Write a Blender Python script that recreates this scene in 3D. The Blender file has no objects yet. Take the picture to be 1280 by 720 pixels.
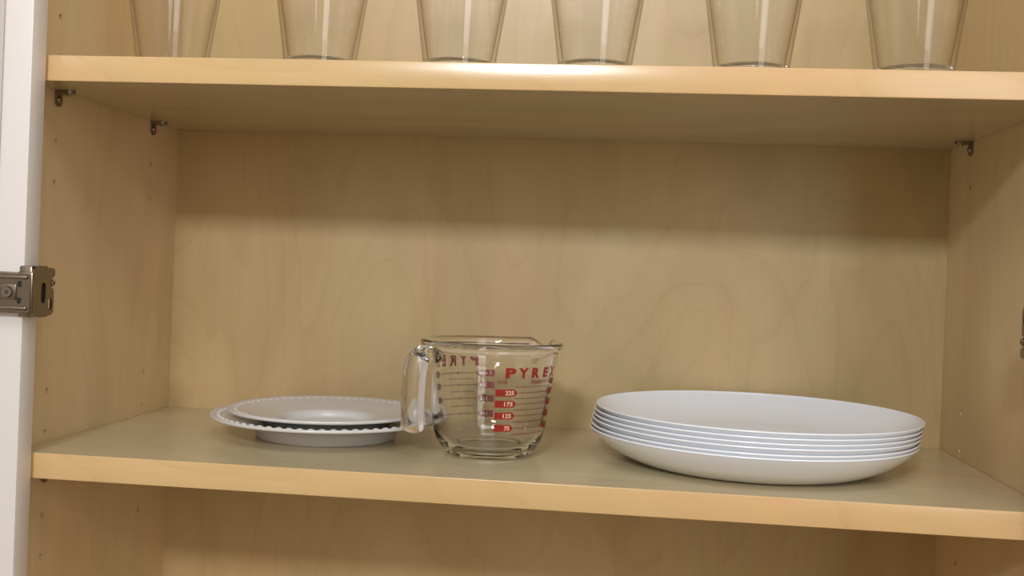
import bpy, bmesh, math, random
from mathutils import Vector, Matrix, Euler
from math import sin, cos, pi, radians as R_

S = bpy.context.scene
COL = S.collection

# ------------------------------------------------------------------ camera
cam_d = bpy.data.cameras.new('camera')
cam = bpy.data.objects.new('camera', cam_d)
COL.objects.link(cam)
RX = (0.9935, 0.1071, 0.0387); RY = (0.0389, 0.0008, -0.9992); RZ = (-0.1070, 0.9942, -0.0034)
m = Matrix(((RX[0], -RY[0], -RZ[0]), (RX[1], -RY[1], -RZ[1]), (RX[2], -RY[2], -RZ[2])))
cam.matrix_world = Matrix.Translation((0.4450, -1.0012, 0.1470)) @ m.to_quaternion().to_matrix().to_4x4()
cam_d.sensor_fit = 'HORIZONTAL'; cam_d.sensor_width = 36
cam_d.lens = 36 * 1315.87 / 1280
cam_d.shift_y = -16.155 / 1280
cam_d.clip_start = 0.01
S.camera = cam

# ------------------------------------------------------------------ light, world, exposure
w = bpy.data.worlds.new('world'); S.world = w; w.use_nodes = True
# the rest of the kitchen: pale walls and ceiling above, warm wooden floor and counter below
_nt = w.node_tree; _tc = _nt.nodes.new('ShaderNodeTexCoord'); _sp = _nt.nodes.new('ShaderNodeSeparateXYZ')
_mr = _nt.nodes.new('ShaderNodeMapRange'); _mr.inputs['From Min'].default_value = -0.35; _mr.inputs['From Max'].default_value = 0.10
_mx = _nt.nodes.new('ShaderNodeMix'); _mx.data_type = 'RGBA'
_mx.inputs[6].default_value = (0.62, 0.40, 0.20, 1); _mx.inputs[7].default_value = (1.12, 1.06, 0.97, 1)
_nt.links.new(_tc.outputs['Generated'], _sp.inputs[0]); _nt.links.new(_sp.outputs[2], _mr.inputs['Value'])
_nt.links.new(_mr.outputs[0], _mx.inputs[0]); _nt.links.new(_mx.outputs[2], _nt.nodes['Background'].inputs[0])
_nt.nodes['Background'].inputs[1].default_value = 0.41
def area(name, loc, target, sx, sy, power, color):
    l = bpy.data.lights.new(name, 'AREA'); l.shape = 'RECTANGLE'; l.size = sx; l.size_y = sy
    l.energy = power; l.color = color
    o = bpy.data.objects.new(name, l); COL.objects.link(o); o.location = loc
    d = Vector(target) - Vector(loc); o.rotation_euler = d.to_track_quat('-Z', 'Y').to_euler()
    return o
area('ceiling_lamp', (0.17, -2.30, 0.97), (0.37, -0.15, 0.15), 0.30, 0.16, 19, (0.965, 0.985, 1.04))
area('overhead_fill', (0.55, -1.25, 1.30), (0.37, -0.15, 0.25), 0.9, 0.4, 6.0, (0.965, 0.985, 1.04))  # added soft fill that brightens the upper compartment and shelf tops
area('tall_side_fill', (1.55, -2.6, 0.60), (0.37, -0.15, 0.15), 0.75, 1.3, 11.5, (1.0, 0.98, 0.96))  # added tall side light for glass streaks and a brighter left wall
S.view_settings.view_transform = 'Standard'; S.view_settings.look = 'None'
S.view_settings.exposure = 0.0; S.view_settings.gamma = 1.0; S.view_settings.use_curve_mapping = False
S.cycles.max_bounces = 24; S.cycles.transmission_bounces = 20; S.cycles.glossy_bounces = 10
S.cycles.diffuse_bounces = 6; S.cycles.transparent_max_bounces = 32; S.cycles.sample_clamp_indirect = 0.0

# ------------------------------------------------------------------ dimensions (metres)
W, D, H, T = 0.737, 0.2673, 0.2742, 0.019       # inner width, shelf depth, gap between the shelves, shelf thickness
F = 0.0172                                      # how far the face frame reaches over the opening
ZB, ZT = -0.34, 0.96
FB, FF = -0.2703, -0.2893                       # back and front of the face frame

# ------------------------------------------------------------------ materials
def srgb(r, g, b):
    f = lambda c: (c/255)/12.92 if c <= 10 else (((c/255)+0.055)/1.055)**2.4
    return (f(r), f(g), f(b), 1)
def mat(name):
    x = bpy.data.materials.new(name); x.use_nodes = True
    nt = x.node_tree; return x, nt, nt.nodes['Principled BSDF']
def plain(name, col, rough=0.5, metal=0.0, spec=0.5, coat=0.0, vary=0.04, scale=60):
    x, nt, b = mat(name)
    tc = nt.nodes.new('ShaderNodeTexCoord'); n = nt.nodes.new('ShaderNodeTexNoise')
    n.inputs['Scale'].default_value = scale; n.inputs['Detail'].default_value = 4
    nt.links.new(tc.outputs['Object'], n.inputs['Vector'])
    mx = nt.nodes.new('ShaderNodeMix'); mx.data_type = 'RGBA'
    c = col
    mx.inputs[6].default_value = (c[0]*(1-vary), c[1]*(1-vary), c[2]*(1-vary), 1)
    mx.inputs[7].default_value = (min(1, c[0]*(1+vary)), min(1, c[1]*(1+vary)), min(1, c[2]*(1+vary)), 1)
    nt.links.new(n.outputs['Fac'], mx.inputs[0]); nt.links.new(mx.outputs[2], b.inputs['Base Color'])
    b.inputs['Roughness'].default_value = rough; b.inputs['Metallic'].default_value = metal
    b.inputs['Specular IOR Level'].default_value = spec; b.inputs['Coat Weight'].default_value = coat
    b.inputs['Coat Roughness'].default_value = 0.08
    return x
def wood(name, light, dark, axis, rough=0.36, strength=1.0, seed=0.0, coat=0.0):
    """birch-like veneer: long grain fibres along `axis`, slow blotches and wavy flame figure"""
    x, nt, b = mat(name); N = nt.nodes.new; L = nt.links.new
    tc = N('ShaderNodeTexCoord')
    def stretched(along, across, sd):
        mp = N('ShaderNodeMapping'); s = [across]*3; s['xyz'.index(axis)] = along
        mp.inputs['Scale'].default_value = s; mp.inputs['Location'].default_value = (sd, sd*1.7, sd*0.6)
        L(tc.outputs['Object'], mp.inputs['Vector']); return mp
    m1 = stretched(3, 9, seed)
    n1 = N('ShaderNodeTexNoise'); n1.inputs['Scale'].default_value = 1.0; n1.inputs['Detail'].default_value = 5
    n1.inputs['Distortion'].default_value = 1.6; L(m1.outputs[0], n1.inputs['Vector'])
    m2 = stretched(18, 420, seed+3)
    n2 = N('ShaderNodeTexNoise'); n2.inputs['Scale'].default_value = 1.0; n2.inputs['Detail'].default_value = 6
    L(m2.outputs[0], n2.inputs['Vector'])
    m3 = stretched(2.0, 7.0, seed+7)
    wv = N('ShaderNodeTexNoise'); wv.inputs['Scale'].default_value = 1.0; wv.inputs['Detail'].default_value = 1.5
    wv.inputs['Distortion'].default_value = 0.8; L(m3.outputs[0], wv.inputs['Vector'])
    mul = N('ShaderNodeMath'); mul.operation = 'MULTIPLY'; mul.inputs[1].default_value = 11; L(wv.outputs['Fac'], mul.inputs[0])
    fr = N('ShaderNodeMath'); fr.operation = 'FRACT'; L(mul.outputs[0], fr.inputs[0])      # flame figure contour lines
    pw = N('ShaderNodeMath'); pw.operation = 'POWER'; pw.inputs[1].default_value = 5; L(fr.outputs[0], pw.inputs[0])
    def madd(sock, k, prev=None):
        a = N('ShaderNodeMath'); a.operation = 'MULTIPLY_ADD'; a.inputs[1].default_value = k
        L(sock, a.inputs[0])
        if prev is None: a.inputs[2].default_value = 0.0
        else: L(prev, a.inputs[2])
        return a.outputs[0]
    v = madd(n1.outputs['Fac'], 1.05*strength); v = madd(n2.outputs['Fac'], 0.28*strength, v); v = madd(pw.outputs[0], 0.16*strength, v)
    ramp = N('ShaderNodeMapRange'); ramp.inputs['From Min'].default_value = 0.35*strength; ramp.inputs['From Max'].default_value = 1.1*strength
    L(v, ramp.inputs['Value'])
    mx = N('ShaderNodeMix'); mx.data_type = 'RGBA'; mx.inputs[6].default_value = light; mx.inputs[7].default_value = dark
    L(ramp.outputs[0], mx.inputs[0])
    m4 = stretched(3.0, 6.0, seed+11); n4 = N('ShaderNodeTexNoise'); n4.inputs['Scale'].default_value = 1.0; n4.inputs['Detail'].default_value = 3
    n4.inputs['Distortion'].default_value = 1.2; L(m4.outputs[0], n4.inputs['Vector'])
    tint = N('ShaderNodeValToRGB'); L(n4.outputs['Fac'], tint.inputs[0])
    tint.color_ramp.elements[0].position = 0.30; tint.color_ramp.elements[0].color = (0.93, 0.985, 0.94, 1)
    tint.color_ramp.elements[1].position = 0.70; tint.color_ramp.elements[1].color = (1.02, 0.98, 0.96, 1)
    ml = N('ShaderNodeMix'); ml.data_type = 'RGBA'; ml.blend_type = 'MULTIPLY'; ml.inputs[0].default_value = 1.0
    L(mx.outputs[2], ml.inputs[6]); L(tint.outputs[0], ml.inputs[7]); L(ml.outputs[2], b.inputs['Base Color'])
    b.inputs['Roughness'].default_value = rough
    b.inputs['Coat Weight'].default_value = coat; b.inputs['Coat Roughness'].default_value = 0.22
    bp = N('ShaderNodeBump'); bp.inputs['Strength'].default_value = 0.05; bp.inputs['Distance'].default_value = 0.0006
    L(n2.outputs['Fac'], bp.inputs['Height']); L(bp.outputs[0], b.inputs['Normal'])
    return x
M = {}
M['back'] = wood('birch_back_veneer', srgb(203, 178, 132), srgb(181, 154, 106), 'z', 0.38, seed=1.3)
M['side'] = wood('birch_side_veneer', srgb(226, 202, 160), srgb(208, 180, 136), 'z', 0.42, seed=4.1)  # same birch as the back, colour lifted to replace missing side light
M['shelf'] = wood('birch_shelf_veneer', srgb(204, 188, 156), srgb(188, 170, 134), 'x', 0.22, seed=8.2)
M['band'] = wood('maple_edge_band', srgb(226, 189, 138), srgb(205, 167, 116), 'x', 0.21, seed=2.4, coat=0.12)
M['paint'] = plain('white_cabinet_paint', srgb(228, 222, 216), 0.4, vary=0.01)
M['metal'] = plain('brushed_nickel', srgb(138, 126, 110), 0.30, 1.0, vary=0.05, scale=200)
M['bright_metal'] = plain('screw_steel', srgb(190, 182, 170), 0.2, 1.0, vary=0.03)
M['dark_metal'] = plain('dull_bracket_steel', srgb(150, 138, 122), 0.34, 1.0, vary=0.05, scale=200)
M['china'] = plain('white_glazed_china', srgb(239, 243, 248), 0.18, coat=0.4, vary=0.008)
M['grey_china'] = plain('off_white_stoneware', srgb(208, 205, 200), 0.28, coat=0.3, vary=0.01)
M['navy'] = plain('dark_navy_glaze', srgb(22, 24, 34), 0.25, vary=0.02)
M['red'] = plain('red_printed_enamel', srgb(148, 30, 16), 0.45, vary=0.02)
M['ink'] = plain('brown_red_printed_enamel', srgb(116, 48, 36), 0.45, vary=0.02)
M['pale'] = plain('clear_numeral_cutout', srgb(226, 206, 176), 0.4, vary=0.02)
M['hole'] = plain('painted_hinge_shade', srgb(40, 32, 24), 0.8, vary=0.02)  # dark colour standing in for shade in hinge openings and screw slots
def glass(name, tint, ior):
    x, nt, b = mat(name)
    b.inputs['Base Color'].default_value = tint; b.inputs['Roughness'].default_value = 0.0
    b.inputs['IOR'].default_value = ior; b.inputs['Transmission Weight'].default_value = 1.0
    return x
M['glass'] = glass('clear_borosilicate_glass', (0.975, 0.98, 0.97, 1), 1.47)
def thin_glass(name, ior, clear, edge):
    """thin blown glass: passes light straight on, mirrors by Fresnel, and absorbs more where the wall is seen along its length"""
    x, nt, b = mat(name); N = nt.nodes.new; L = nt.links.new
    nt.nodes.remove(b); out = nt.nodes['Material Output']
    lw = N('ShaderNodeLayerWeight'); lw.inputs['Blend'].default_value = 0.5          # facing = 1 - cos(angle)
    p5 = N('ShaderNodeMath'); p5.operation = 'POWER'; p5.inputs[1].default_value = 5; L(lw.outputs['Facing'], p5.inputs[0])
    fr = N('ShaderNodeMath'); fr.operation = 'MULTIPLY_ADD'; fr.use_clamp = True
    r0 = ((ior-1)/(ior+1))**2; fr.inputs[1].default_value = 1 - r0; fr.inputs[2].default_value = r0; L(p5.outputs[0], fr.inputs[0])
    p3 = N('ShaderNodeMath'); p3.operation = 'POWER'; p3.inputs[1].default_value = 4; L(lw.outputs['Facing'], p3.inputs[0])
    cm = N('ShaderNodeMix'); cm.data_type = 'RGBA'; cm.inputs[6].default_value = clear; cm.inputs[7].default_value = edge
    L(p3.outputs[0], cm.inputs[0])
    tr = N('ShaderNodeBsdfTransparent'); L(cm.outputs[2], tr.inputs['Color'])
    gl_ = N('ShaderNodeBsdfGlossy'); gl_.inputs['Roughness'].default_value = 0.02
    mx = N('ShaderNodeMixShader'); L(fr.outputs[0], mx.inputs[0]); L(tr.outputs[0], mx.inputs[1]); L(gl_.outputs[0], mx.inputs[2])
    L(mx.outputs[0], out.inputs['Surface'])
    return x
M['tumbler'] = thin_glass('clear_tumbler_glass', 1.45, (0.985, 0.985, 0.98, 1), (0.48, 0.40, 0.28, 1))

# ------------------------------------------------------------------ helpers
def finish(name, bm, material, parent=None, smooth=False, angle=40):
    me = bpy.data.meshes.new(name)
    bmesh.ops.recalc_face_normals(bm, faces=bm.faces[:])
    bm.to_mesh(me); bm.free()
    me.materials.append(material)
    if smooth:
        me.shade_smooth()
        me.set_sharp_from_angle(angle=R_(angle))
    o = bpy.data.objects.new(name, me); COL.objects.link(o)
    if parent: o.parent = parent
    return o
def empty(name, loc=(0, 0, 0), rot=(0, 0, 0)):
    o = bpy.data.objects.new(name, None); o.empty_display_size = 0.02; COL.objects.link(o)
    o.location = loc; o.rotation_euler = rot; return o
def tag(o, label, cat, group=None):
    o['label'] = label; o['category'] = cat
    if group: o['group'] = group
    return o
def add_box(bm, x0, x1, y0, y1, z0, z1, bev=0.0, seg=2):
    g = bmesh.ops.create_cube(bm, size=1.0)
    vs = g['verts']
    for v in vs:
        v.co = Vector((x0 + (v.co.x+.5)*(x1-x0), y0 + (v.co.y+.5)*(y1-y0), z0 + (v.co.z+.5)*(z1-z0)))
    if bev:
        es = list({e for v in vs for e in v.link_edges})
        bmesh.ops.bevel(bm, geom=es, offset=bev, segments=seg, affect='EDGES', profile=0.5)
def box(name, dims, material, parent=None, bev=0.0):
    bm = bmesh.new(); add_box(bm, *dims, bev); return finish(name, bm, material, parent, bev > 0)
def lathe(bm, prof, n=96, warp=None, cap=True):
    """profile of (r, z) points; r == 0 closes at the axis"""
    rings = []
    for r, z in prof:
        if r < 1e-7: rings.append([bm.verts.new((0, 0, z))])
        else:
            ring = []
            for k in range(n):
                a = 2*pi*k/n; rr, zz = (r, z) if warp is None else warp(r, z, a)
                ring.append(bm.verts.new((rr*cos(a), rr*sin(a), zz)))
            rings.append(ring)
    for A, Bq in zip(rings, rings[1:]):
        for k in range(n):
            j = (k+1) % n
            if len(A) == 1 and len(Bq) == 1: continue
            if len(A) == 1: bm.faces.new((A[0], Bq[k], Bq[j]))
            elif len(Bq) == 1: bm.faces.new((A[k], A[j], Bq[0]))
            else: bm.faces.new((A[k], A[j], Bq[j], Bq[k]))
    return rings
def cyl(bm, p, d, r, length, n=20, r2=None):
    mtx = Matrix.Translation(p) @ Vector(d).to_track_quat('Z', 'Y').to_matrix().to_4x4() @ Matrix.Translation((0, 0, length/2))
    bmesh.ops.create_cone(bm, cap_ends=True, segments=n, radius1=r, radius2=r if r2 is None else r2, depth=length, matrix=mtx)
def prism(bm, pts, fn, t0, t1):
    """extrude outline pts (u, v) along t; fn(u, v, t) gives the point"""
    a = [bm.verts.new(fn(u, v, t0)) for u, v in pts]; b = [bm.verts.new(fn(u, v, t1)) for u, v in pts]
    bm.faces.new(a); bm.faces.new(b[::-1]); n = len(pts)
    for k in range(n): bm.faces.new((a[k], b[k], b[(k+1) % n], a[(k+1) % n]))
def smooth_curve(pts, n):
    """Catmull-Rom through pts"""
    P = [Vector(p) for p in pts]; P = [2*P[0]-P[1]] + P + [2*P[-1]-P[-2]]; out = []
    for i in range(1, len(P)-2):
        for k in range(n):
            t = k/n; a, b, c, d = P[i-1], P[i], P[i+1], P[i+2]
            out.append(0.5*((2*b) + (c-a)*t + (2*a-5*b+4*c-d)*t*t + (3*b-a-3*c+d)*t**3))
    out.append(P[-2]); return out
def copy_tree(o, parent=None):
    c = o.copy(); COL.objects.link(c); c.parent = parent
    for ch in list(o.children): copy_tree(ch, c)
    return c

# ------------------------------------------------------------------ the cabinet
cab = empty('kitchen_cabinet', (W/2, 0, ZB))
tag(cab, 'birch lined wall cabinet with white face frame that holds both shelves', 'cabinet')
def under_cab(o):
    o.parent = cab; o.matrix_parent_inverse = Matrix.Translation(-Vector(cab.location)); return o

HY = (-0.2235, -0.0580)                       # the two rows of shelf pin holes
HZ = [0.0078 + 0.0324*k for k in (-3, -2, -1, 0, 1, 6, 7, 8, 9, 10)]
def side_panel(x0, x1, inner, sgn):
    bm = bmesh.new(); add_box(bm, x0, x1, FB, 0.006, ZB, ZT)
    me = bpy.data.meshes.new('panel'); bm.to_mesh(me); bm.free()
    o = bpy.data.objects.new('side_panel', me); COL.objects.link(o)
    bm = bmesh.new()
    for y in HY:
        for z in HZ: cyl(bm, (inner + sgn*0.002, y, z), (-sgn, 0, 0), 0.0024, 0.012, 14)
    mc = bpy.data.meshes.new('cut'); bm.to_mesh(mc); bm.free()
    c = bpy.data.objects.new('cut', mc); COL.objects.link(c)
    md = o.modifiers.new('holes', 'BOOLEAN'); md.object = c; md.operation = 'DIFFERENCE'; md.solver = 'EXACT'
    dg = bpy.context.evaluated_depsgraph_get()
    me2 = bpy.data.meshes.new_from_object(o.evaluated_get(dg)); o.modifiers.clear(); o.data = me2
    bpy.data.objects.remove(c); me2.materials.clear(); me2.materials.append(M['side'])
    return under_cab(o)
side_panel(-0.016, 0.0, 0.0, 1)
side_panel(W, W + 0.016, W, -1)
under_cab(box('back_panel', (0.0, W, 0.0, 0.006, ZB, ZT), M['back']))
under_cab(box('bottom_panel', (0.0, W, FB, 0.0, ZB, ZB + 0.016), M['side']))
under_cab(box('top_panel', (0.0, W, FB, 0.0, ZT - 0.016, ZT), M['side']))
for x0, x1 in ((F - 0.038, F), (W - F, W - F + 0.038)):
    under_cab(box('frame_stile', (x0, x1, FF, FB, ZB, ZT), M['paint'], None, 0.0012))
for z0, z1 in ((ZB, ZB + 0.038), (ZT - 0.038, ZT)):
    under_cab(box('frame_rail', (F, W - F, FF, FB, z0, z1), M['paint'], None, 0.0012))

# doors, swung wide open on their hinges
def door(hx, sgn):
    bm = bmesh.new(); w_ = 0.362
    add_box(bm, 0, w_, -0.019, 0, ZB, ZT, 0.0015)
    # recessed centre panel on the inner face
    add_box(bm, 0.060, w_ - 0.060, -0.021, -0.018, ZB + 0.06, ZT - 0.06, 0.0012)
    ang = R_(108)
    for v in bm.verts:
        x, y = v.co.x, v.co.y
        xr, yr = x*cos(ang) + y*sin(ang), -x*sin(ang) + y*cos(ang)
        v.co.x, v.co.y = hx + sgn*xr, FF - 0.0015 + yr
    return under_cab(finish('door', bm, M['paint'], None, True))
door(F - 0.0205, 1)
door(W - F + 0.0205, -1)

def slot_outline(cu, cv, hu, hv, n=8):
    """rounded slot outline, taller than wide"""
    pts = []
    for k in range(n+1): a = pi*k/n; pts.append((cu + hu*cos(a), cv + hv - hu + hu*sin(a)))
    for k in range(n+1): a = pi + pi*k/n; pts.append((cu + hu*cos(a), cv - hv + hu + hu*sin(a)))
    return pts
def flat_with_holes(bm, outline, holes, fn, t0, t1):
    """plate with real openings: outline and hole loops filled, then given thickness"""
    edges = []
    for loop in [outline] + holes:
        vs = [bm.verts.new(fn(u, v, t0)) for u, v in loop]
        edges += [bm.edges.new((vs[k], vs[(k+1) % len(vs)])) for k in range(len(vs))]
    r = bmesh.ops.triangle_fill(bm, use_beauty=True, edges=edges)
    fs = [g for g in r['geom'] if isinstance(g, bmesh.types.BMFace)]
    ex = bmesh.ops.extrude_face_region(bm, geom=fs)
    d = Vector(fn(0, 0, t1)) - Vector(fn(0, 0, t0))
    bmesh.ops.translate(bm, vec=d, verts=[g for g in ex['geom'] if isinstance(g, bmesh.types.BMVert)])
def rrect(u0, u1, v0, v1, r, n=5):
    pts = []
    for cu, cv, a0 in ((u1-r, v1-r, 0), (u0+r, v1-r, 90), (u0+r, v0+r, 180), (u1-r, v0+r, 270)):
        for k in range(n+1): a = R_(a0 + 90*k/n); pts.append((cu + r*cos(a), cv + r*sin(a)))
    return pts
def hinge(xf, sgn, zc, upside_down=False):
    """wrap-around face-frame hinge; xf = inner edge of the stile, sgn = +1 opens to +x"""
    X = lambda d: xf + sgn*d
    plate = bmesh.new()
    # flange on the inner edge: a plate with a tall slot, an adjusting hole and a notch for the fixing screw
    out = [(-0.2965, -0.0165), (-0.288, -0.0180), (-0.279, -0.0180), (-0.277, -0.0172), (-0.2715, -0.0165), (-0.2695, -0.0145),
           (-0.2695, 0.0010), (-0.2705, 0.0025), (-0.2735, 0.0035), (-0.2740, 0.0075), (-0.2725, 0.0100), (-0.2690, 0.0115),
           (-0.2682, 0.0150), (-0.2700, 0.0172), (-0.278, 0.0178), (-0.280, 0.0190), (-0.288, 0.0190), (-0.2965, 0.0160)]
    out = [(y, zc + z) for y, z in out]
    hole = slot_outline(-0.2835, zc - 0.0005, 0.0030, 0.0075)
    hole2 = slot_outline(-0.2742, zc - 0.0085, 0.0024, 0.0044)
    flat_with_holes(plate, out, [hole, hole2], lambda u, v, t: (X(t), u, v), 0.0102, 0.0118)
    # solid wrap-around body on the stile edge
    add_box(plate, *sorted((X(0.0002), X(0.0100))), -0.2960, -0.2790, zc - 0.0178, zc + 0.0187, 0.0012)
    add_box(plate, *sorted((X(0.0002), X(0.0030))), -0.2885, -0.2708, zc - 0.0160, zc + 0.0165, 0.0006)
    # rolled corner and front web
    add_box(plate, *sorted((X(0.0002), X(0.0116))), -0.2978, -0.2955, zc - 0.0150, zc + 0.0145, 0.0010)
    hg = under_cab(finish('hinge', plate, M['metal'], None, True, 35))
    # arm across the front of the stile towards the door
    arm = bmesh.new()
    fn = lambda u, v, t: (X(u), t, zc + v)
    flat_with_holes(arm, rrect(-0.036, 0.0105, -0.0142, 0.0130, 0.0015),
                    [rrect(0.0010, 0.0042, 0.0035, 0.0078, 0.0008), rrect(0.0010, 0.0042, -0.0082, -0.0040, 0.0008),
                     rrect(-0.0290, -0.0125, -0.0080, 0.0078, 0.002)], fn, -0.2972, -0.2986)
    for v0, v1 in ((0.0092, 0.0116), (-0.0128, -0.0104)):
        add_box(arm, *sorted((X(-0.036), X(0.0085))), -0.3002, -0.2984, zc + v0, zc + v1, 0.0007)
    for v0, v1 in ((0.0112, 0.0140), (-0.0152, -0.0124)):        # folded side lips
        add_box(arm, *sorted((X(-0.030), X(0.0020))), -0.2975, -0.2895, zc + v0, zc + v1, 0.0008)
    add_box(arm, *sorted((X(-0.0120), X(0.0005))), -0.2998, -0.2984, zc - 0.0056, zc + 0.0054, 0.0005)
    a = finish('arm', arm, M['metal'], hg, True, 35)
    sc = bmesh.new()
    cyl(sc, (X(-0.0055), -0.2990, zc - 0.0002), (0, -1, 0), 0.0044, 0.0024, 24, 0.0036)
    finish('adjusting_screw', sc, M['dark_metal'], hg, True, 35)
    sc = bmesh.new()
    cyl(sc, (X(0.0030), -0.2706, zc + 0.0066), (sgn, 0, 0), 0.0034, 0.0092, 24, 0.0026)
    finish('fixing_screw', sc, M['bright_metal'], hg, True, 35)
    for pts, fn, t0, t1 in (
        (slot_outline(-0.2835, -0.0005, 0.0028, 0.0073), lambda u, v, t: (X(t), u, zc + v), 0.0101, 0.0103),
        (rrect(0.0011, 0.0041, 0.0036, 0.0077, 0.0008), lambda u, v, t: (X(u), t, zc + v), -0.2985, -0.2981),
        (rrect(0.0011, 0.0041, -0.0081, -0.0041, 0.0008), lambda u, v, t: (X(u), t, zc + v), -0.2985, -0.2981),
        (rrect(-0.2752, -0.2704, 0.0030, 0.0104, 0.002), lambda u, v, t: (X(t), u, zc + v), 0.0031, 0.0050)):
        cr = bmesh.new(); prism(cr, pts, fn, t0, t1); finish('shade_insert', cr, M['hole'], hg)  # dark plates paint the shade inside the hinge openings
    for axis in (0, 1):
        cr = bmesh.new(); loop = []
        for k in range(4):
            for du, dv in ((0.0018, -0.0004), (0.0018, 0.0004), (0.0004, 0.0004)):
                ca, sa = cos(R_(35 + 90*k)), sin(R_(35 + 90*k)); loop.append((du*ca - dv*sa, du*sa + dv*ca))
        if axis == 0: prism(cr, loop, lambda u, v, t: (X(-0.0055 + u), t, zc - 0.0002 + v), -0.3012, -0.30145)
        else: prism(cr, loop, lambda u, v, t: (X(t), -0.2706 + u, zc + 0.0066 + v), 0.0120, 0.01228)
        finish('shade_cross', cr, M['hole'], hg)  # dark cross on the head paints the shade of its drive slot
    if upside_down:
        for o in [hg] + list(hg.children):
            for v in o.data.vertices: v.co.z = 2*zc - v.co.z
            o.data.flip_normals()
    return hg
hinge(F, 1, 0.1190)
hinge(W - F, -1, 0.1200, True)

# ------------------------------------------------------------------ shelves
def shelf(z_top, label):
    root = empty('cabinet_shelf', (W/2, -D/2, z_top - T))
    tag(root, label, 'shelf')
    hw = W/2 - 0.0006; hd = D/2
    a = box('shelf_board', (-hw, hw, -hd + 0.0008, hd - 0.0006, 0.0, T), M['shelf'], root)
    bm = bmesh.new(); n = 4; rr = 0.0007
    sec = [(-hd + 0.0008, 0.0)] + [(-hd + rr - rr*sin(pi/2*k/n), rr - rr*cos(pi/2*k/n)) for k in range(n+1)] + [(-hd + rr - rr*cos(pi/2*k/n), T - rr + rr*sin(pi/2*k/n)) for k in range(n+1)] + [(-hd + 0.0008, T)]
    prism(bm, sec, lambda u, v, t: (t, u, v), -hw, hw)
    finish('edge_band', bm, M['band'], root, True, 35)
    return root
shelf(0.0, 'birch shelf that carries the plates and the glass measuring cup')
shelf(H + T, 'birch shelf that carries the row of glass tumblers')

# ------------------------------------------------------------------ shelf brackets (local: wall at x = 0, tab reaching +x, top of tab at z = 0)
def make_bracket():
    root = empty('shelf_bracket')
    bm = bmesh.new()
    pts = [(-0.0046, -0.0002), (-0.0046, -0.0080)] + [(0.0046*cos(a), -0.0080 + 0.0046*sin(a)) for a in [pi + pi*k/10 for k in range(1, 10)]] + [(0.0046, -0.0080), (0.0046, -0.0002)]
    prism(bm, pts, lambda u, v, t: (t, u, v), 0.0003, 0.0016)
    finish('wall_plate', bm, M['dark_metal'], root, True, 35)
    bm = bmesh.new()
    pts = [(0.0016, -0.0046), (0.0095, -0.0046)] + [(0.0095 + 0.0046*cos(a), 0.0046*sin(a)) for a in [-pi/2 + pi*k/10 for k in range(1, 10)]] + [(0.0095, 0.0046), (0.0016, 0.0046)]
    prism(bm, pts, lambda u, v, t: (u, v, t), -0.0002, -0.0026)
    cyl(bm, (0.0092, 0, -0.0026), (0, 0, -1), 0.0030, 0.0014, 18, 0.0018)
    finish('support_tab', bm, M['dark_metal'], root, True, 35)
    bm = bmesh.new()
    cyl(bm, (-0.009, 0, -0.0073), (1, 0, 0), 0.0021, 0.0105, 16)
    cyl(bm, (0.0014, 0, -0.0073), (1, 0, 0), 0.0030, 0.0018, 20, 0.0022)
    finish('pin', bm, M['dark_metal'], root, True, 35)
    return root
proto = make_bracket()
br = [(0.0, HY[0], H, 0, 'small steel bracket under the front left end of the tumbler shelf'),
      (0.0, HY[1], H, 0, 'small steel bracket in the back left corner under the tumbler shelf'),
      (W, HY[1], H, pi, 'small steel bracket in the back right corner under the tumbler shelf'),
      (W, HY[0], H, pi, 'small steel bracket under the front right end of the tumbler shelf, past the frame'),
      (0.0, HY[0], -T, 0, 'small steel bracket under the front left end of the plate shelf')]
for i, (x, y, z, rz, lb) in enumerate(br):
    o = proto if i == 0 else copy_tree(proto)
    o.location = (x, y, z); o.rotation_euler = (0, 0, rz); tag(o, lb, 'bracket', 'steel shelf brackets')

# ------------------------------------------------------------------ stack of white dinner plates
def arc_rim(r0, z0, r1, z1, n=6):
    """half-round lip from (r0, z0) outside-under to (r1, z1) inside-top"""
    c = Vector(((r0+r1)/2, (z0+z1)/2)); v = Vector((r0, z0)) - c; out = []
    for k in range(1, n):
        a = pi*k/n; out.append((c.x + v.x*cos(a) - v.y*sin(a), c.y + v.x*sin(a) + v.y*cos(a)))
    return out
PO = [(0.060, 0.0), (0.0840, 0.0), (0.0885, 0.0005), (0.0950, 0.0022), (0.1030, 0.0055), (0.1110, 0.0098), (0.1180, 0.0149), (0.1230, 0.0193), (0.1262, 0.0227), (0.1280, 0.0250)]
def make_dinner_plate():
    tv = 0.0017
    outer = [(p.x, max(0, p.y*0.965)) for p in smooth_curve([(r, z, 0) for r, z in PO], 4)]
    inner = [(r, z + tv) for r, z in reversed(outer)]
    inner = [(r - 0.0004, z - 0.0002) if k < 3 else (r, z) for k, (r, z) in enumerate(inner)]
    prof = [(0, 0.0)] + outer + arc_rim(outer[-1][0], outer[-1][1], inner[0][0], inner[0][1]) + inner + [(0, tv)]
    bm = bmesh.new(); lathe(bm, prof, 144)
    return finish('dinner_plate', bm, M['china'], None, True, 50)
dp = make_dinner_plate()
spec = [(0.5492, -0.1360, 0.0, 0.0, 'bottom white dinner plate of the tall stack, resting on the shelf'),
        (0.5499, -0.1355, 0.0031, 0.10, 'second white dinner plate from the bottom of the tall stack'),
        (0.5510, -0.1351, 0.0072, 0.0, 'third white dinner plate from the bottom of the tall stack'),
        (0.5517, -0.1347, 0.0105, 0.0, 'third white dinner plate from the top of the tall stack'),
        (0.5525, -0.1343, 0.0141, -0.03, 'second white dinner plate from the top of the tall stack'),
        (0.5536, -0.1339, 0.0179, -0.05, 'topmost white dinner plate of the tall stack, its whole inside showing')]
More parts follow.
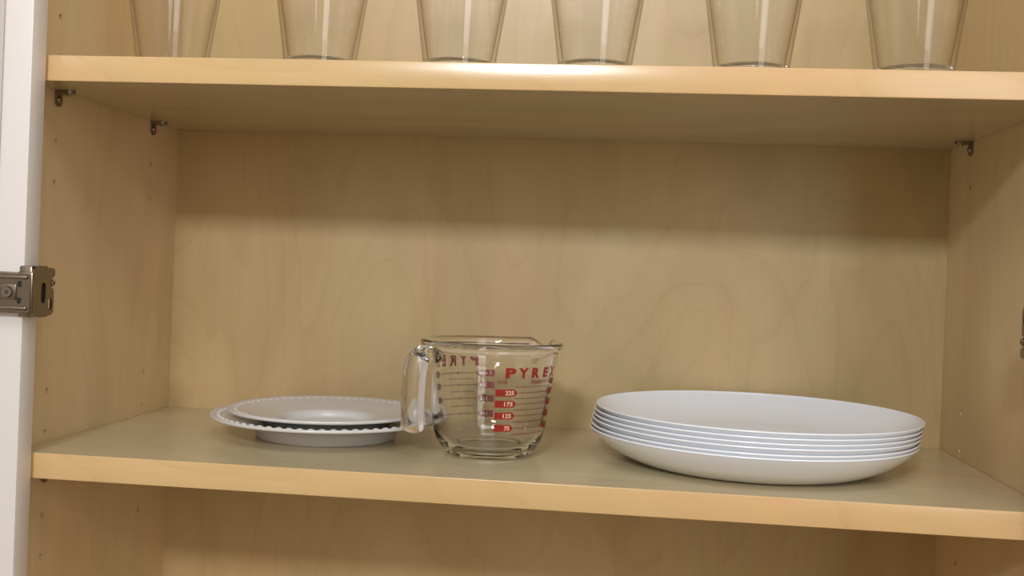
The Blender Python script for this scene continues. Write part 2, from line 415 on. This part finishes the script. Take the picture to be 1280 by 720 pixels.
for i, (x, y, z, tl, lb) in enumerate(spec):
    o = dp if i == 0 else copy_tree(dp)
    o.location = (x, y, z); o.rotation_euler = (R_(tl), 0, 0); tag(o, lb, 'plate', 'stacked white dinner plates')

# ------------------------------------------------------------------ the two beaded plates
def make_beaded_plate(name, s, material, well, bead_h):
    root = empty(name)
    rim_r = 0.0970*s
    under = [(0.0520*s, 0.0), (0.0575*s, 0.0), (0.0590*s, 0.0008), (0.0606*s, 0.0050), (0.0625*s, 0.0092), (0.0660*s, 0.0116), (0.0760*s, 0.0136), (0.0880*s, 0.0155), (0.0955*s, 0.0168)]
    top = [(0.0965*s, 0.0196), (0.0900*s, 0.0182), (0.0780*s, 0.0162), (0.0660*s, 0.0143)] + ([(0.0590*s, 0.0112), (0.0565*s, 0.0078), (0.0535*s, 0.0047), (0.0420*s, 0.0040)] if well > 0.05 else
           [(0.0560*s, 0.0128), (0.0490*s, 0.0117), (0.0462*s, 0.0098), (0.0440*s, 0.0066), (0.0420*s, 0.0054), (0.0380*s, 0.0048)])
    under = [(p.x, max(0, p.y)) for p in smooth_curve([(r, z, 0) for r, z in under], 3)]
    top = [(p.x, p.y) for p in smooth_curve([(r, z, 0) for r, z in top], 3)]
    prof = [(0, 0.0014), (0.0500*s, 0.0014)] + under + arc_rim(under[-1][0], under[-1][1], top[0][0], top[0][1], 7) + top + [(0, top[-1][1])]
    bm = bmesh.new(); lathe(bm, prof, 144)
    finish('plate_body', bm, material, root, True, 50)
    # ring of raised beads just inside the lip
    bm = bmesh.new(); nb = 66
    for k in range(nb):
        a = 2*pi*k/nb
        bmesh.ops.create_uvsphere(bm, u_segments=10, v_segments=6, radius=1.0,
            matrix=Matrix.Translation((0.0902*s*cos(a), 0.0902*s*sin(a), 0.0182)) @ Matrix.Rotation(a, 4, 'Z') @ Matrix.Diagonal((0.0021*s, 0.0030*s, bead_h, 1)))
    finish('beaded_border', bm, material, root, True)
    return root
LPX, LPY = 0.1955, -0.1200
lp = make_beaded_plate('beaded_plate', 1.0, M['grey_china'], 0.055, 0.0014)
lp.location = (LPX, LPY, 0); tag(lp, 'larger off-white plate with beaded rim and tall foot, under the smaller one', 'plate', 'beaded plates left of the measuring cup')
up = make_beaded_plate('beaded_plate', 0.856, M['grey_china'], 0.045, 0.0009)
up.location = (LPX + 0.0005, LPY, 0.0049); tag(up, 'smaller off-white plate with beaded rim, stacked on the larger one', 'plate', 'beaded plates left of the measuring cup')

# ------------------------------------------------------------------ glass measuring cup
CX, CY = 0.3405, -0.1600
OUT = [(0.0285, 0.0), (0.0315, 0.0006), (0.0360, 0.0034), (0.0398, 0.0078), (0.0428, 0.0140), (0.0450, 0.0225), (0.0475, 0.0390), (0.0500, 0.0580), (0.0520, 0.0720), (0.0538, 0.0835)]
cup_root = empty('measuring_cup', (CX, CY, 0))
tag(cup_root, 'clear glass measuring cup with red printed markings between the two plate stacks', 'measuring cup')
SP = R_(46)
def spout(r, z, a):
    d = (a - SP + pi) % (2*pi) - pi
    g = math.exp(-(d/R_(9))**2); h = math.exp(-(d/R_(21))**2)
    w_ = min(1, max(0, (z - 0.068)/0.022)); w_ = w_*w_*(3-2*w_)
    return r + (0.0065*g)*w_, z - (0.0085*g)*w_ + 0.0024*(h-g)*w_
outer_pts = [(p.x, max(0, p.y)) for p in smooth_curve([(r, z, 0) for r, z in OUT], 5)]
rim = [(0.0546, 0.0846), (0.0562, 0.0855), (0.0572, 0.0870), (0.0574, 0.0888), (0.0567, 0.0904), (0.0550, 0.0912), (0.0532, 0.0908), (0.0517, 0.0897), (0.0510, 0.0880)]
inn = [(0.0504, 0.0835), (0.0484, 0.0720), (0.0463, 0.0580), (0.0437, 0.0390), (0.0412, 0.0235), (0.0388, 0.0160), (0.0350, 0.0106), (0.0290, 0.0076), (0.0225, 0.0066)]
inner_pts = [(p.x, p.y) for p in smooth_curve([(r, z, 0) for r, z in inn], 5)]
prof = [(0, 0.0016), (0.0235, 0.0016), (0.0255, 0.0010), (0.0270, 0.0002)] + outer_pts + rim + inner_pts + [(0, 0.0066)]
bm = bmesh.new(); lathe(bm, prof, 192, spout)
finish('cup_body', bm, M['glass'], cup_root, True, 60)
# open-ended handle that hangs from the rim
HA = R_(219)
path = smooth_curve([(0.0515, 0, 0.0795), (0.0575, 0, 0.0810), (0.0630, 0, 0.0800), (0.0672, 0, 0.0745), (0.0690, 0, 0.0640), (0.0696, 0, 0.0500), (0.0697, 0, 0.0370), (0.0692, 0, 0.0258)], 5)
bm = bmesh.new(); rings = []; n = 28; L_ = len(path)
def hsec(c, tan, wv, tv):
    side = Vector((0, 1, 0)); nrm = tan.cross(side).normalized(); ring = []
    for k in range(n):
        a = 2*pi*k/n; ca, sa = cos(a), sin(a)
        u = math.copysign(abs(ca)**0.75, ca)*wv; v = math.copysign(abs(sa)**0.75, sa)*tv
        ring.append(bm.verts.new(c + side*u + nrm*v))
    return ring
for i, c in enumerate(path):
    tan = (path[min(i+1, L_-1)] - path[max(i-1, 0)]).normalized()
    f_ = i/(L_-1)
    rings.append(hsec(c, tan, 0.0126 - 0.0006*f_, 0.0064 + 0.0012*min(1, 2*f_)))
tan = (path[-1]-path[-2]).normalized()
for k in range(1, 6):
    a = pi/2*k/5.4; rings.append(hsec(path[-1] + tan*0.0058*sin(a), tan, 0.0120*cos(a)**0.8, 0.0076*cos(a)**0.8))
for A, Bq in zip(rings, rings[1:]):
    for k in range(n): bm.faces.new((A[k], A[(k+1) % n], Bq[(k+1) % n], Bq[k]))
bm.faces.new(rings[0]); bm.faces.new(rings[-1][::-1])
for v in bm.verts: v.co = Matrix.Rotation(HA, 3, 'Z') @ v.co
finish('handle', bm, M['glass'], cup_root, True, 60)

# printed markings that follow the outside of the glass
def surf(a, z, off):
    r = None
    for (r0, z0), (r1, z1) in zip(outer_pts, outer_pts[1:]):
        if z0 <= z <= z1: r = r0 + (r1-r0)*(z-z0)/max(1e-9, z1-z0); break
    if r is None: r = outer_pts[-1][0]
    return Vector(((r+off)*cos(a), (r+off)*sin(a), z))
V0 = 277.0                                       # side that faces the viewer
def wrap(bm, base, off):
    for v in bm.verts: pass
    pts = [v.co.x for v in bm.verts]
    if not pts: return
    lo, hi = min(pts), max(pts); x = math.ceil(lo/2.0)*2.0
    while x < hi:
        bmesh.ops.bisect_plane(bm, geom=bm.verts[:] + bm.edges[:] + bm.faces[:], dist=1e-6, plane_co=(x, 0, 0), plane_no=(1, 0, 0)); x += 2.0
    for v in bm.verts: v.co = surf(R_(base + v.co.x), v.co.y, off)
def glyphs(bm, text, a0, a1, z0, z1, bold=0.0):
    cu = bpy.data.curves.new('t', 'FONT'); cu.body = text; cu.offset = bold; cu.resolution_u = 3
    o = bpy.data.objects.new('t', cu); COL.objects.link(o)
    me = bpy.data.meshes.new_from_object(o.evaluated_get(bpy.context.evaluated_depsgraph_get()))
    bpy.data.objects.remove(o)
    xs = [v.co.x for v in me.vertices]; ys = [v.co.y for v in me.vertices]
    x0, x1, y0, y1 = min(xs), max(xs), min(ys), max(ys)
    for v in me.vertices:
        v.co = Vector((a0 + (v.co.x-x0)/(x1-x0)*(a1-a0), z0 + (v.co.y-y0)/(y1-y0)*(z1-z0), 0))
    bm.from_mesh(me)
def poly(bm, pts): bm.faces.new([bm.verts.new((a, z, 0)) for a, z in pts])
def flag(bm, a0, a1, z, h, point=1):
    if point > 0: poly(bm, [(a0, z-h), (a1-2.6, z-h), (a1, z-h*0.35), (a1, z+h*0.35), (a1-2.6, z+h), (a0, z+h)])
    else: poly(bm, [(a0, z-h*0.35), (a0+2.6, z-h), (a1, z-h), (a1, z+h), (a0+2.6, z+h), (a0, z+h*0.35)])
def dots(bm, a0, a1, z, step=1.45, wd=0.9, h=0.00042):
    a = a0
    while a < a1: poly(bm, [(a, z-h), (a+wd, z-h), (a+wd, z+h), (a, z+h)]); a += step
for side in (0, 1):
    base = V0 + 180*side
    bm = bmesh.new()
    for ch, a0, a1 in (('P', 12.5, 22.0), ('Y', 24.0, 34.0), ('R', 37.5, 46.8), ('E', 51.5, 58.8), ('X', 62.5, 72.5)):
        glyphs(bm, ch, a0, a1, *((0.0658, 0.0738) if side == 0 else (0.0652, 0.0752)), 0.055)
    wrap(bm, base, 0.00012)
    finish('brand_lettering', bm, M['red'], cup_root)
    ink, pale = bmesh.new(), bmesh.new()
    def put_flag(*f):
        red = bmesh.new(); flag(red, *f); wrap(red, base, 0.00012); finish('measure_flag', red, M['red'], cup_root)
    if side == 0:
        rows = [(0.0545, '225', 24.5), (0.0458, '175', 24.0), (0.0367, '125', 23.5), (0.0270, '75', 23.0)]
        minor = [0.0590, 0.0501, 0.0412, 0.0318, 0.0222]; s0 = 4.5
        glyphs(ink, 'ml', 6.5, 14.0, 0.0614, 0.0652, 0.01)
        put_flag(66.0, 76.0, 0.0622, 0.0024, -1)
        glyphs(ink, 'metric', 38.0, 59.0, 0.0612, 0.0650, 0.015)
    else:
        rows = [(0.0595, '1 cup', 15.0), (0.0497, '3/4', 14.5), (0.0385, '1/2', 14.0), (0.0258, '1/4', 13.5)]
        minor = [0.0546, 0.0441, 0.0322]; s0 = -4.0
    for z, tx, a1 in rows:
        put_flag(s0, a1, z, 0.0027)
        wd = {2: 5.5, 3: 8.0, 5: 12.0}[len(tx)]
        glyphs(pale, tx, a1 - 3.0 - wd, a1 - 3.0, z - 0.0017, z + 0.0017, 0.02)
        dots(ink, a1 + 1.0, 64.0, z)
        put_flag(65.0, 76.0, z, 0.0026, -1)
        if side == 1:
            poly(ink, [(31.0, z-0.0016), (33.0, z), (31.0, z+0.0016), (32.0, z)])
            poly(ink, [(34.5, z-0.0020), (37.0, z), (34.5, z+0.0020), (35.6, z)])
    for z in minor: dots(ink, 22.5 if side == 0 else 18.0, 66.0 if side == 0 else 48.0, z)
    wrap(ink, base, 0.00012); wrap(pale, base, 0.00024 if side == 0 else 0.00005)
    finish('measure_lines', ink, M['ink'], cup_root)
    finish('measure_figures', pale, M['pale'], cup_root)

# ------------------------------------------------------------------ tumblers
def make_tumbler():
    root = empty('drinking_glass')
    hgt = 0.150; r_at = lambda z: 0.0266 + 0.142*(z-0.003); zb = 0.0078
    base = [(0, 0.0012), (0.0205, 0.0012), (0.0230, 0.0003), (0.0250, 0.0), (0.0262, 0.0008), (0.0267, 0.0028), (r_at(zb), zb),
            (r_at(zb) - 0.0026, zb), (0.0235, 0.0066), (0.0200, 0.0060), (0.0130, 0.0056), (0, 0.0055)]
    bm = bmesh.new(); lathe(bm, base, 128); finish('glass_base', bm, M['glass'], root, True, 60)
    zs = (zb + 0.0002, 0.012, 0.02, 0.04, 0.06, 0.08, 0.10, 0.125, hgt - 0.0016)
    outer = [(r_at(z), z) for z in zs]; rt = r_at(hgt)
    lip = [(rt - 0.0001, hgt - 0.0006), (rt - 0.0011, hgt), (rt - 0.0021, hgt - 0.0006)]
    inner = [(r_at(z) - (0.0022 if z > 0.01 else 0.0026) - 0.0014*max(0, 1 - z/0.06), z) for z in reversed(zs)]
    bm = bmesh.new(); rings = lathe(bm, outer + lip + inner, 128)
    for k in range(128): bm.faces.new((rings[0][k], rings[0][(k+1) % 128], rings[-1][(k+1) % 128], rings[-1][k]))
    finish('glass_wall', bm, M['tumbler'], root, True, 60)
    return root
tb = make_tumbler()
gl = [(0.0800, -0.197, 'clear tapered drinking glass at the left end of the upper shelf'),
      (0.2070, -0.218, 'clear tapered drinking glass second from the left on the upper shelf'),
      (0.3147, -0.219, 'clear tapered drinking glass third from the left, above the measuring cup'),
      (0.4165, -0.222, 'clear tapered drinking glass third from the right, beside the bright shelf highlight'),
      (0.5299, -0.221, 'clear tapered drinking glass second from the right on the upper shelf'),
      (0.6436, -0.224, 'clear tapered drinking glass at the right end of the row on the upper shelf')]
for i, (x, y, lb) in enumerate(gl):
    o = tb if i == 0 else copy_tree(tb)
    o.location = (x, y, H + T); tag(o, lb, 'drinking glass', 'tumblers on the upper shelf')
